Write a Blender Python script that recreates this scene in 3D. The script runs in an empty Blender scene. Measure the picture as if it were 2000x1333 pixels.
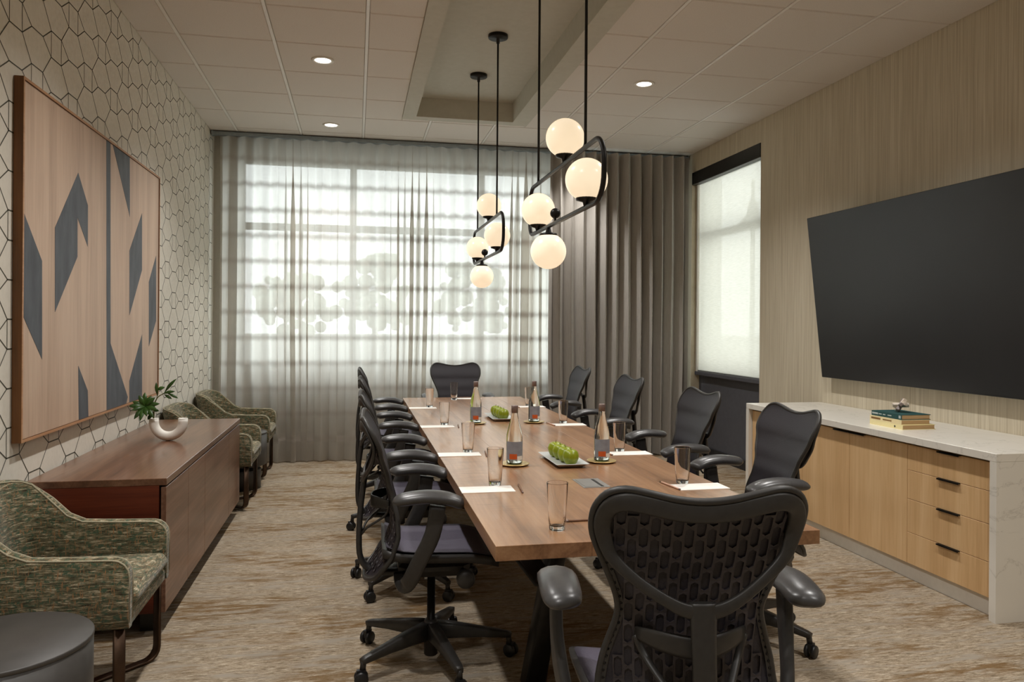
import bpy, math, random
from mathutils import Vector, Matrix
random.seed(7)
sc = bpy.context.scene
PI = math.pi
# ------------------------------------------------------------------ camera
FPX, YAW, HY, ROLL = 1497.7, 0.2003, 634.9, 0.0073      # from the ceiling grid, image 2000 x 1333
cam = bpy.data.cameras.new('camera'); camo = bpy.data.objects.new('camera', cam)
sc.collection.objects.link(camo); sc.camera = camo
cam.sensor_width = 36; cam.lens = 36 * FPX / 2000; cam.shift_y = (HY - 666.5) / 2000
cam.clip_start = 0.05; cam.clip_end = 300
CAMZ = 1.40
camo.matrix_world = Matrix.Translation((0, 0, CAMZ)) @ Matrix.Rotation(-YAW, 4, 'Z') @ Matrix.Rotation(PI/2, 4, 'X') @ Matrix.Rotation(ROLL, 4, 'Z')
# ------------------------------------------------------------------ world, exposure, lights
sc.view_settings.view_transform = 'Standard'; sc.view_settings.look = 'None'
sc.view_settings.gamma = 1; sc.view_settings.use_curve_mapping = False
sc.view_settings.exposure = 0.36
SKY = 3.3
w = bpy.data.worlds.new('overcast'); sc.world = w; w.use_nodes = True
wb = w.node_tree.nodes['Background']
wb.inputs['Color'].default_value = (0.95, 0.98, 1.0, 1); wb.inputs['Strength'].default_value = SKY
sc.cycles.use_denoising = True
sc.cycles.max_bounces = 14; sc.cycles.diffuse_bounces = 6; sc.cycles.transparent_max_bounces = 24
sc.cycles.transmission_bounces = 10; sc.cycles.glossy_bounces = 4
sc.cycles.sample_clamp_indirect = 6; sc.cycles.caustics_reflective = False; sc.cycles.caustics_refractive = False

# ------------------------------------------------------------------ helpers
COL = sc.collection
def srgb(r, g, b):
    f = lambda c: (c/255/12.92) if c/255 <= .04045 else ((c/255+.055)/1.055)**2.4
    return (f(r), f(g), f(b), 1)
class MB:
    """collects faces of one mesh"""
    def __init__(s): s.v = []; s.f = []; s.sm = []
    def add(s, vs, fs, smooth=False):
        o = len(s.v); s.v += [tuple(p) for p in vs]; s.f += [tuple(i+o for i in f) for f in fs]; s.sm += [smooth]*len(fs); return s
    def box(s, x0, x1, y0, y1, z0, z1, rot=None, bev=0):
        if bev:
            b = min(bev, (x1-x0)/2.01, (y1-y0)/2.01, (z1-z0)/2.01)
            vs = []
            for sx, x in ((1, x0), (-1, x1)):
                for sy, y in ((1, y0), (-1, y1)):
                    for sz, z in ((1, z0), (-1, z1)):
                        vs += [(x, y+sy*b, z+sz*b), (x+sx*b, y, z+sz*b), (x+sx*b, y+sy*b, z)]
            i = lambda a, b_, c, k: (a*4+b_*2+c)*3+k
            fs = []
            for a in (0, 1):
                fs += [(i(a,0,0,0), i(a,0,1,0), i(a,1,1,0), i(a,1,0,0)), (i(0,a,0,1), i(1,a,0,1), i(1,a,1,1), i(0,a,1,1)), (i(0,0,a,2), i(0,1,a,2), i(1,1,a,2), i(1,0,a,2))]
                for c in (0, 1):
                    fs += [(i(0,a,c,1), i(1,a,c,1), i(1,a,c,2), i(0,a,c,2)), (i(a,0,c,0), i(a,1,c,0), i(a,1,c,2), i(a,0,c,2)), (i(a,c,0,0), i(a,c,1,0), i(a,c,1,1), i(a,c,0,1))]
                    for d in (0, 1): fs.append((i(a,c,d,0), i(a,c,d,1), i(a,c,d,2)))
        else:
            vs = [(x, y, z) for x in (x0, x1) for y in (y0, y1) for z in (z0, z1)]
            fs = [(0,1,3,2), (4,6,7,5), (0,4,5,1), (2,3,7,6), (0,2,6,4), (1,5,7,3)]
        if rot: vs = [rot @ Vector(p) for p in vs]
        return s.add(vs, fs)
    def lathe(s, prof, n=24, c=(0,0,0), axis='Z', smooth=True):
        vs = []
        for r, h in prof:
            for k in range(n):
                a = 2*PI*k/n; p = (r*math.cos(a), r*math.sin(a), h)
                if axis == 'X': p = (p[2], p[0], p[1])
                if axis == 'Y': p = (p[1], p[2], p[0])
                vs.append((p[0]+c[0], p[1]+c[1], p[2]+c[2]))
        m = len(prof)
        fs = [(j*n+k, j*n+(k+1) % n, (j+1)*n+(k+1) % n, (j+1)*n+k) for j in range(m-1) for k in range(n)]
        s.add(vs, fs, smooth)
        o = len(s.v)-len(vs)
        if prof[0][0] > 1e-5: s.f.append(tuple(o+k for k in reversed(range(n)))); s.sm.append(False)
        if prof[-1][0] > 1e-5: s.f.append(tuple(o+(m-1)*n+k for k in range(n))); s.sm.append(False)
        return s
    def sweep(s, path, size, up=(0,0,1), n=10, e=1.0, closed=False, caps=True):
        P = [Vector(p) for p in path]; m = len(P); vs = []
        for i in range(m):
            if closed: T = P[(i+1) % m]-P[i-1]
            else: T = P[min(i+1, m-1)]-P[max(i-1, 0)]
            T.normalize()
            U = Vector(up(i) if callable(up) else up); B = U-U.dot(T)*T
            if B.length < 1e-6: B = Vector((1,0,0))-T.x*T
            B.normalize(); N = T.cross(B)
            a, b = size[i] if isinstance(size, list) else size
            for k in range(n):
                t = 2*PI*(k+.5)/n; c_, s_ = math.cos(t), math.sin(t)
                c_ = math.copysign(abs(c_)**e, c_); s_ = math.copysign(abs(s_)**e, s_)
                vs.append(P[i]+N*a*c_+B*b*s_)
        fs = [(i*n+k, ((i+1) % m)*n+k, ((i+1) % m)*n+(k+1) % n, i*n+(k+1) % n) for i in range(m if closed else m-1) for k in range(n)]
        o = len(s.v); s.add(vs, fs, True)
        if caps and not closed:
            s.f += [tuple(o+k for k in range(n)), tuple(o+(m-1)*n+k for k in reversed(range(n)))]; s.sm += [False, False]
        return s
    def prism(s, poly, z0, z1, f=lambda x, y, z: (x, y, z)):
        n = len(poly)
        vs = [f(x, y, z0) for x, y in poly]+[f(x, y, z1) for x, y in poly]
        fs = [tuple(reversed(range(n))), tuple(range(n, 2*n))]+[(k, (k+1) % n, n+(k+1) % n, n+k) for k in range(n)]
        return s.add(vs, fs)
    def sphere(s, c, r, nu=24, nv=14, sc_=(1,1,1)):
        prof = [(r*math.sin(PI*j/nv) if 0 < j < nv else 0, -r*math.cos(PI*j/nv)) for j in range(nv+1)]
        o = len(s.v); s.lathe(prof, nu)
        for i in range(o, len(s.v)):
            x, y, z = s.v[i]; s.v[i] = (x*sc_[0]+c[0], y*sc_[1]+c[1], z*sc_[2]+c[2])
        return s
    def build(s, name, m, parent=None, fix=True):
        me = bpy.data.meshes.new(name); me.from_pydata(s.v, [], s.f)
        me.polygons.foreach_set('use_smooth', s.sm)
        if fix:
            import bmesh
            bm = bmesh.new(); bm.from_mesh(me); bmesh.ops.remove_doubles(bm, verts=bm.verts, dist=1e-6)
            bmesh.ops.recalc_face_normals(bm, faces=bm.faces); bm.to_mesh(me); bm.free()
        me.materials.append(m); me.update()
        o = bpy.data.objects.new(name, me); COL.objects.link(o)
        if parent: o.parent = parent
        return o
def smooth_path(pts, k=6, closed=False):
    P = [Vector(p) for p in pts]; n = len(P); out = []
    for i in range(n if closed else n-1):
        g = (lambda j: P[j % n]) if closed else (lambda j: P[max(0, min(n-1, j))])
        a, b, c, d = g(i-1), g(i), g(i+1), g(i+2)
        for q in range(k):
            t = q/k
            out.append(.5*((2*b)+(c-a)*t+(2*a-5*b+4*c-d)*t*t+(3*b-a-3*c+d)*t**3))
    if not closed: out.append(P[-1])
    return out
def interp(tab, x):
    if x <= tab[0][0]: return tab[0][1]
    for (a, b), (c, d) in zip(tab, tab[1:]):
        if x <= c:
            t = (x-a)/(c-a); t = t*t*(3-2*t)*.5+t*.5
            return b+(d-b)*t
    return tab[-1][1]
def tag(o, label=None, cat=None, group=None, kind=None):
    for k, v in (('label', label), ('category', cat), ('group', group), ('kind', kind)):
        if v: o[k] = v
    return o
def empty(name, loc=(0,0,0), rz=0, label=None, cat=None, group=None):
    o = bpy.data.objects.new(name, None); COL.objects.link(o); o.location = loc; o.rotation_euler = (0, 0, rz)
    o.empty_display_size = .1
    return tag(o, label, cat, group)
def copy_tree(o, parent=None):
    c = o.copy(); COL.objects.link(c); c.parent = parent
    for ch in list(o.children): copy_tree(ch, c)
    return c

# ------------------------------------------------------------------ materials
def nodes(name):
    m = bpy.data.materials.new(name); m.use_nodes = True
    nt = m.node_tree; return m, nt, nt.nodes['Principled BSDF'], nt.nodes['Material Output']
def coords(nt, scale=(1,1,1), rot=(0,0,0), kind='Object'):
    tc = nt.nodes.new('ShaderNodeTexCoord'); mp = nt.nodes.new('ShaderNodeMapping')
    mp.inputs['Scale'].default_value = scale; mp.inputs['Rotation'].default_value = rot
    nt.links.new(tc.outputs[kind], mp.inputs['Vector']); return mp.outputs['Vector']
def noise(nt, vec, scale=5, detail=4, rough=.55, dist=0):
    n = nt.nodes.new('ShaderNodeTexNoise'); nt.links.new(vec, n.inputs['Vector'])
    n.inputs['Scale'].default_value = scale; n.inputs['Detail'].default_value = detail
    n.inputs['Roughness'].default_value = rough; n.inputs['Distortion'].default_value = dist
    return n.outputs['Fac']
def ramp(nt, fac, stops):
    r = nt.nodes.new('ShaderNodeValToRGB'); nt.links.new(fac, r.inputs['Fac'])
    e = r.color_ramp.elements
    while len(e) < len(stops): e.new(.5)
    for el, (p, c) in zip(e, stops): el.position = p; el.color = c
    return r.outputs['Color']
def mix(nt, fac, a, b, mode='MIX'):
    n = nt.nodes.new('ShaderNodeMix'); n.data_type = 'RGBA'; n.blend_type = mode
    for s, v in ((n.inputs[0], fac), (n.inputs[6], a), (n.inputs[7], b)):
        if hasattr(v, 'links') or hasattr(v, 'is_linked'): nt.links.new(v, s)
        else: s.default_value = v
    return n.outputs[2]
def math_(nt, op, a, b=0.0, c=None):
    n = nt.nodes.new('ShaderNodeMath'); n.operation = op
    for i, v in enumerate((a, b, c)):
        if v is None: continue
        if hasattr(v, 'is_linked'): nt.links.new(v, n.inputs[i])
        else: n.inputs[i].default_value = v
    return n.outputs[0]
def bump(nt, bs, fac, strength=.2, dist=.01):
    b = nt.nodes.new('ShaderNodeBump'); b.inputs['Strength'].default_value = strength; b.inputs['Distance'].default_value = dist
    nt.links.new(fac, b.inputs['Height']); nt.links.new(b.outputs['Normal'], bs.inputs['Normal'])
def simple(name, c1, c2=None, scale=(1,1,1), ns=8, detail=4, rough=.5, metal=0, bmp=0, coat=0, spec=.5, lo=.3, hi=.7, rot=(0,0,0)):
    m, nt, bs, out = nodes(name)
    v = coords(nt, scale, rot); f = noise(nt, v, ns, detail)
    c2 = c2 or tuple(min(1, c*1.12) for c in c1[:3])+(1,)
    nt.links.new(ramp(nt, f, [(lo, c1), (hi, c2)]), bs.inputs['Base Color'])
    bs.inputs['Roughness'].default_value = rough; bs.inputs['Metallic'].default_value = metal
    bs.inputs['Coat Weight'].default_value = coat; bs.inputs['Specular IOR Level'].default_value = spec
    if bmp: bump(nt, bs, f, bmp)
    return m
def wood(name, dark, mid, light, axis='Y', rough=.4, coat=0, ring=1.0, fine=1.0, rot=(0,0,0)):
    m, nt, bs, out = nodes(name)
    s = {'X': (.6, 7, 7), 'Y': (7, .6, 7), 'Z': (7, 7, .6)}[axis]
    v = coords(nt, tuple(k*ring for k in s), rot)
    f1 = noise(nt, v, 1.3, 6, .6, .6)
    s2 = {'X': (2, 60, 60), 'Y': (60, 2, 60), 'Z': (60, 60, 2)}[axis]
    f2 = noise(nt, coords(nt, tuple(k*fine for k in s2), rot), 1.5, 3, .6)
    f = math_(nt, 'ADD', math_(nt, 'MULTIPLY', f1, .7), math_(nt, 'MULTIPLY', f2, .3))
    nt.links.new(ramp(nt, f, [(.32, dark), (.5, mid), (.66, light)]), bs.inputs['Base Color'])
    bs.inputs['Roughness'].default_value = rough; bs.inputs['Coat Weight'].default_value = coat; bs.inputs['Coat Roughness'].default_value = .15
    bump(nt, bs, f2, .08, .004)
    return m
def emit(name, col, strength, base=(.8,.8,.8,1)):
    m, nt, bs, out = nodes(name)
    f = noise(nt, coords(nt), 6, 2)
    nt.links.new(ramp(nt, f, [(.2, base), (.8, tuple(min(1, k*1.03) for k in base[:3])+(1,))]), bs.inputs['Base Color'])
    bs.inputs['Emission Color'].default_value = col; bs.inputs['Emission Strength'].default_value = strength
    bs.inputs['Roughness'].default_value = .25
    return m
M = {}
M['paper_wall'] = simple('wallpaper_ground', srgb(222,217,204), srgb(229,224,212), ns=40, rough=.75)
M['paper_line'] = simple('wallpaper_ink', srgb(66,66,54), srgb(84,82,68), ns=30, rough=.7)
def grasscloth():
    m, nt, bs, out = nodes('grasscloth')
    f = noise(nt, coords(nt, (1, 110, 1.6)), 1.0, 5, .65); g = noise(nt, coords(nt, (1, 1.3, .25)), 1.6, 2)
    c = ramp(nt, f, [(.3, srgb(182,170,147)), (.52, srgb(206,196,174)), (.72, srgb(222,214,195))])
    c = mix(nt, math_(nt, 'MULTIPLY', g, .25), c, srgb(196,182,154))
    nt.links.new(c, bs.inputs['Base Color']); bs.inputs['Roughness'].default_value = .7; bump(nt, bs, f, .12, .003); return m
M['grass'] = grasscloth()
M['paint'] = simple('painted_plaster', srgb(186,182,172), srgb(192,188,178), ns=20, rough=.8)
M['tray_paint'] = simple('coffer_paint', srgb(196,194,182), srgb(202,200,189), ns=20, rough=.75)
M['tile'] = simple('mineral_tile', srgb(222,216,210), srgb(230,225,219), ns=160, detail=2, rough=.9, bmp=.05)
M['tbar'] = simple('white_grid_metal', srgb(236,234,230), srgb(240,238,235), ns=30, rough=.4)
M['tbar_dark'] = simple('grid_gap', srgb(120,112,104), srgb(128,120,112), ns=30, rough=.8)
def carpet():
    m, nt, bs, out = nodes('carpet_streaked')
    v1 = coords(nt, (2.2, 11, 1)); big = noise(nt, v1, 2.2, 8, .68, .3)
    v2 = coords(nt, (8, 62, 1)); fin = noise(nt, v2, 2.0, 6, .9)
    patch = noise(nt, coords(nt, (.9, 2.6, 1)), 1.3, 3, .55, .4)
    base = ramp(nt, fin, [(.38, srgb(84,70,54)), (.5, srgb(154,138,116)), (.62, srgb(200,187,168))])
    cool = mix(nt, ramp(nt, noise(nt, coords(nt, (1.2, 7, 1)), 3.1, 5, .6), [(.5, (0,0,0,1)), (.64, (1,1,1,1))]), base, srgb(156,146,132))
    amt = math_(nt, 'MULTIPLY', ramp(nt, patch, [(.46, (0,0,0,1)), (.58, (1,1,1,1))]), ramp(nt, big, [(.45, (0,0,0,1)), (.56, (1,1,1,1))]))
    c = mix(nt, math_(nt, 'MULTIPLY', amt, .8), cool, srgb(112,84,48))
    nt.links.new(c, bs.inputs['Base Color']); bs.inputs['Roughness'].default_value = 1.0; bs.inputs['Specular IOR Level'].default_value = .1
    bump(nt, bs, noise(nt, coords(nt, (60, 200, 1)), 3, 2), .5, .006); return m
M['carpet'] = carpet()
M['walnut'] = wood('walnut_satin', srgb(70,44,30), srgb(108,74,54), srgb(136,100,76), 'Y', .3, .35)
M['walnut_front'] = wood('walnut_diagonal', srgb(74,48,36), srgb(112,78,60), srgb(142,106,86), 'Y', .35, .2, .8, .8, rot=(.6,0,0))
M['walnut_side'] = wood('walnut_red', srgb(62,22,10), srgb(92,36,18), srgb(116,52,28), 'X', .4, .15)
M['art_wood'] = wood('pale_veneer', srgb(178,150,128), srgb(200,172,148), srgb(212,186,162), 'Z', .5, 0, .8)
M['art_frame'] = wood('frame_walnut', srgb(84,52,18), srgb(112,70,28), srgb(130,86,40), 'Z', .45)
M['art_edge'] = wood('frame_lip', srgb(150,104,66), srgb(180,132,92), srgb(196,150,110), 'Y', .45)
M['art_blue'] = simple('slate_stain', srgb(66,70,76), srgb(92,97,104), (3,3,.9), 5, 6, rough=.6)
def table_mat():
    m, nt, bs, out = nodes('sawn_walnut_top')
    v = coords(nt, (7, .6, 7)); f1 = noise(nt, v, 1.2, 6, .62, .8)
    f2 = noise(nt, coords(nt, (55, 2.2, 50)), 1.4, 3, .6)
    saw = noise(nt, coords(nt, (5, 90, 1)), 1.2, 3, .6)
    sawm = ramp(nt, noise(nt, coords(nt, (1.8, .9, 1)), 1.7, 3), [(.48, (0,0,0,1)), (.6, (1,1,1,1))])
    f = math_(nt, 'ADD', math_(nt, 'MULTIPLY', f1, .7), math_(nt, 'MULTIPLY', f2, .3))
    c = ramp(nt, f, [(.3, srgb(102,70,46)), (.5, srgb(148,108,75)), (.68, srgb(174,134,98))])
    c = mix(nt, math_(nt, 'MULTIPLY', math_(nt, 'MULTIPLY', ramp(nt, saw, [(.52, (0,0,0,1)), (.62, (1,1,1,1))]), sawm), .6), c, srgb(80,48,30))
    nt.links.new(c, bs.inputs['Base Color']); bs.inputs['Roughness'].default_value = .34
    bs.inputs['Coat Weight'].default_value = .5; bs.inputs['Coat Roughness'].default_value = .2
    bump(nt, bs, saw, .05, .003); return m
M['table'] = table_mat()
M['table_edge'] = wood('sawn_walnut_edge', srgb(128,80,50), srgb(158,106,72), srgb(176,124,88), 'X', .45, 0, .6)
M['oak'] = wood('natural_oak', srgb(196,156,108), srgb(214,176,128), srgb(226,192,146), 'Z', .5, 0, .7)
def quartz():
    m, nt, bs, out = nodes('white_quartz')
    v = coords(nt, (1.6, 1.6, 1.1), (.4,.5,.3)); n1 = noise(nt, v, 1.6, 6, .6, 1.2)
    d = math_(nt, 'ABSOLUTE', math_(nt, 'SUBTRACT', n1, .5))
    vein = ramp(nt, d, [(0, srgb(206,201,192)), (.005, srgb(222,218,209)), (.02, srgb(227,223,214))])
    nt.links.new(vein, bs.inputs['Base Color']); bs.inputs['Roughness'].default_value = .25; return m
M['quartz'] = quartz()
M['black_metal'] = simple('black_metal', srgb(34,33,32), srgb(42,41,40), ns=30, rough=.4, metal=.6)
M['bronze'] = simple('dark_bronze', srgb(62,44,30), srgb(76,56,40), ns=20, rough=.38, metal=.7)
M['screen'] = simple('tv_glass', srgb(40,40,41), srgb(43,43,44), ns=2, rough=.32, spec=.4)
M['bezel'] = simple('tv_bezel', srgb(22,22,22), srgb(28,28,28), ns=20, rough=.35)
M['plastic'] = simple('graphite_plastic', srgb(42,40,38), srgb(49,47,45), ns=60, rough=.45)
M['lattice'] = simple('graphite_shell', srgb(54,49,52), srgb(62,57,60), ns=60, rough=.5)
M['pad'] = simple('armpad_urethane', srgb(60,59,59), srgb(68,67,67), ns=60, rough=.32)
M['membrane'] = simple('back_fabric', srgb(36,33,40), srgb(44,41,48), (1,1,1), 260, 2, rough=.55, bmp=.08)
M['seat_fab'] = simple('seat_mesh', srgb(66,61,74), srgb(76,71,84), ns=220, detail=2, rough=.6, bmp=.08)
M['wheel'] = simple('caster_rubber', srgb(22,22,23), srgb(30,30,31), ns=40, rough=.4)
def tweed():
    m, nt, bs, out = nodes('green_tweed')
    a = noise(nt, coords(nt, (16, 16, 150)), 1.4, 4, .75); b = noise(nt, coords(nt, (120, 120, 26)), 1.4, 3, .65)
    c = noise(nt, coords(nt, (36, 36, 90)), 1.2, 3, .6)
    col = ramp(nt, a, [(.36, srgb(50,44,30)), (.46, srgb(86,84,62)), (.56, srgb(132,122,96)), (.66, srgb(204,192,166))])
    col = mix(nt, ramp(nt, c, [(.52, (0,0,0,1)), (.6, (1,1,1,1))]), col, srgb(70,88,68))
    col = mix(nt, ramp(nt, b, [(.56, (0,0,0,1)), (.66, (1,1,1,1))]), col, srgb(150,112,76))
    nt.links.new(col, bs.inputs['Base Color']); bs.inputs['Roughness'].default_value = .95; bs.inputs['Specular IOR Level'].default_value = .15
    bs.inputs['Sheen Weight'].default_value = .25
    bump(nt, bs, a, .5, .004); return m
M['tweed'] = tweed()
M['piping'] = simple('pale_piping', srgb(150,142,118), srgb(176,168,144), ns=200, rough=.9)
M['drum'] = simple('charcoal_lacquer', srgb(58,55,52), srgb(66,63,60), ns=20, rough=.45)
M['drape'] = simple('taupe_drape', srgb(164,159,152), srgb(178,173,166), (60,60,3), 3, 3, rough=.9, bmp=.05, spec=.1)
def sheer():
    m, nt, bs, out = nodes('sheer_voile')
    tc = nt.nodes.new('ShaderNodeTexCoord'); sp = nt.nodes.new('ShaderNodeSeparateXYZ'); nt.links.new(tc.outputs['Object'], sp.inputs[0])
    wv = math_(nt, 'SINE', math_(nt, 'MULTIPLY', math_(nt, 'ADD', sp.outputs['Z'], .085), 2*PI/.255))
    band = math_(nt, 'POWER', math_(nt, 'MAXIMUM', wv, 0.0), 3.5)
    n = noise(nt, coords(nt, (200, 200, 8)), 1.0, 2)
    op = math_(nt, 'ADD', math_(nt, 'ADD', .82, math_(nt, 'MULTIPLY', band, .08)), math_(nt, 'MULTIPLY', n, .10))
    dif = nt.nodes.new('ShaderNodeBsdfDiffuse'); dif.inputs[0].default_value = srgb(172,163,154)
    trl = nt.nodes.new('ShaderNodeBsdfTranslucent'); trl.inputs[0].default_value = srgb(236,233,226)
    tr = nt.nodes.new('ShaderNodeBsdfTransparent')
    m1 = nt.nodes.new('ShaderNodeMixShader'); nt.links.new(math_(nt, 'SUBTRACT', .72, math_(nt, 'MULTIPLY', band, .34)), m1.inputs[0])
    nt.links.new(dif.outputs[0], m1.inputs[1]); nt.links.new(trl.outputs[0], m1.inputs[2])
    m2 = nt.nodes.new('ShaderNodeMixShader'); nt.links.new(op, m2.inputs[0])
    nt.links.new(tr.outputs[0], m2.inputs[1]); nt.links.new(m1.outputs[0], m2.inputs[2]); nt.links.new(m2.outputs[0], out.inputs[0]); return m
M['sheer'] = sheer()
def shade():
    m, nt, bs, out = nodes('screen_shade')
    n = noise(nt, coords(nt, (8, 8, 220)), 1.5, 3)
    dif = nt.nodes.new('ShaderNodeBsdfDiffuse'); trl = nt.nodes.new('ShaderNodeBsdfTranslucent')
    c = ramp(nt, n, [(.3, srgb(205,202,192)), (.7, srgb(222,219,210))]); nt.links.new(c, dif.inputs[0]); nt.links.new(c, trl.inputs[0])
    tr = nt.nodes.new('ShaderNodeBsdfTransparent')
    m1 = nt.nodes.new('ShaderNodeMixShader'); m1.inputs[0].default_value = .65
    nt.links.new(dif.outputs[0], m1.inputs[1]); nt.links.new(trl.outputs[0], m1.inputs[2])
    m2 = nt.nodes.new('ShaderNodeMixShader'); m2.inputs[0].default_value = .78
    nt.links.new(tr.outputs[0], m2.inputs[1]); nt.links.new(m1.outputs[0], m2.inputs[2]); nt.links.new(m2.outputs[0], out.inputs[0]); return m
M['shade'] = shade()
def pane():
    m, nt, bs, out = nodes('window_pane')
    tr = nt.nodes.new('ShaderNodeBsdfTransparent'); gl = nt.nodes.new('ShaderNodeBsdfGlossy'); gl.inputs['Roughness'].default_value = .02
    n = noise(nt, coords(nt), 1, 1); tr_c = ramp(nt, n, [(0, (.93,.96,.95,1)), (1, (.96,.98,.97,1))]); nt.links.new(tr_c, tr.inputs[0])
    ms = nt.nodes.new('ShaderNodeMixShader'); ms.inputs[0].default_value = .05
    nt.links.new(tr.outputs[0], ms.inputs[1]); nt.links.new(gl.outputs[0], ms.inputs[2]); nt.links.new(ms.outputs[0], out.inputs[0]); return m
M['pane'] = pane()
M['alu'] = simple('window_aluminium', srgb(112,114,114), srgb(124,126,126), ns=20, rough=.45, metal=.3)
M['track'] = simple('track_aluminium', srgb(140,150,156), srgb(152,162,168), ns=20, rough=.35, metal=.5)
M['dark_panel'] = simple('slate_paint', srgb(78,78,84), srgb(84,84,90), ns=20, rough=.7)
M['dark_base'] = simple('black_baseboard', srgb(32,32,34), srgb(38,38,40), ns=20, rough=.5)
M['globe'] = emit('opal_globe', (1, .80, .55, 1), .60, (.85,.8,.7,1))
M['lens'] = emit('downlight_lens', (1, .93, .82, 1), 9.0)
M['white_trim'] = simple('white_trim', srgb(228,224,216), srgb(234,230,222), ns=30, rough=.5)
def glassm(name, col, ior=1.45, rough=.0):
    m, nt, bs, out = nodes(name)
    f = noise(nt, coords(nt), 4, 1); nt.links.new(ramp(nt, f, [(0, col), (1, tuple(min(1, c*1.01) for c in col[:3])+(1,))]), bs.inputs['Base Color'])
    bs.inputs['Transmission Weight'].default_value = 1; bs.inputs['Roughness'].default_value = rough; bs.inputs['IOR'].default_value = ior; return m
M['glass'] = glassm('clear_tumbler_glass', (.99,1.0,.99,1), 1.35)
M['bottle'] = glassm('bottle_glass', (.93,.98,.94,1), 1.36)
M['bottle_green'] = glassm('bottle_foot_green', (.45,.85,.55,1), 1.4)
M['label'] = simple('bottle_label', srgb(128,132,142), srgb(146,150,160), ns=30, rough=.6)
M['orange'] = simple('label_orange', srgb(196,84,30), srgb(210,98,42), ns=30, rough=.6)
M['cap'] = simple('bottle_cap', srgb(120,104,100), srgb(150,132,126), ns=30, rough=.4, metal=.4)
M['gold'] = simple('gilt_coaster', srgb(196,168,110), srgb(214,188,130), ns=20, rough=.3, metal=.5)
M['coaster_green'] = simple('coaster_green', srgb(70,128,84), srgb(96,150,106), ns=20, rough=.35)
M['apple'] = simple('green_apple', srgb(112,126,14), srgb(148,158,30), (1,1,.5), 30, 4, rough=.3)
M['stem'] = simple('apple_stem', srgb(74,56,26), srgb(90,70,36), ns=50, rough=.7)
M['dish'] = simple('grey_ceramic', srgb(176,178,176), srgb(192,194,192), ns=20, rough=.3)
M['sheet'] = simple('white_paper', srgb(232,226,218), srgb(240,235,228), ns=50, rough=.8)
M['pencil'] = simple('brown_pencil', srgb(104,70,48), srgb(122,86,60), ns=60, rough=.5)
M['pencil_pale'] = simple('rose_pencil', srgb(206,164,140), srgb(216,176,152), ns=60, rough=.45)
M['hatch'] = simple('hatch_aluminium', srgb(150,148,144), srgb(164,162,158), (1,40,1), 6, 3, rough=.35, metal=.6)
M['ceramic'] = simple('matt_white_ceramic', srgb(236,233,225), srgb(242,239,232), ns=60, rough=.6, spec=.3)
M['leaf'] = simple('glossy_leaf', srgb(34,62,18), srgb(62,98,34), (1,1,1), 30, 3, rough=.35)
M['twig'] = simple('plant_stem', srgb(88,92,40), srgb(110,106,56), ns=40, rough=.6)
M['book_teal'] = simple('teal_cloth', srgb(24,66,66), srgb(34,80,78), ns=200, rough=.7)
M['book_cream'] = simple('cream_cloth', srgb(226,208,158), srgb(236,220,174), ns=200, rough=.7)
M['book_yellow'] = simple('pale_yellow_cloth', srgb(232,218,160), srgb(240,228,176), ns=200, rough=.7)
M['pages'] = simple('book_pages', srgb(186,152,108), srgb(206,174,130), (1,1,300), 3, 2, rough=.9)
M['foil'] = simple('silver_foil', srgb(196,206,204), srgb(212,220,218), ns=20, rough=.3, metal=.3)
M['brownprint'] = simple('brown_print', srgb(120,86,40), srgb(134,98,50), ns=20, rough=.6)
M['knot'] = simple('pearl_resin', srgb(206,190,172), srgb(232,222,208), ns=18, rough=.3)
M['knot_dark'] = simple('grey_resin', srgb(120,106,100), srgb(150,136,128), ns=18, rough=.3)
M['ground'] = simple('pale_asphalt', srgb(150,150,146), srgb(170,170,165), ns=3, rough=.9)
M['foliage'] = simple('tree_foliage', srgb(134,140,124), srgb(156,162,144), ns=6, rough=.9)  # haze put into the leaf colour, paler than real leaves
M['bark'] = simple('tree_bark', srgb(86,74,62), srgb(104,92,78), (1,1,.3), 12, rough=.9)
M['facade'] = simple('pale_render', srgb(168,166,160), srgb(178,176,170), ns=3, rough=.9)
M['post'] = simple('lamp_post_paint', srgb(96,98,98), srgb(108,110,110), ns=20, rough=.5)

# ------------------------------------------------------------------ the room: floor z = 0, camera over (0, 0)
XL, XR, YB, YF, ZC = -1.42, 3.62, -1.7, 8.20, 3.294
def struct(o): o['kind'] = 'structure'; return o
struct(MB().box(XL-.3, XR+.3, YB-.2, YF+.3, -.12, 0).build('floor', M['carpet']))
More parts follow.
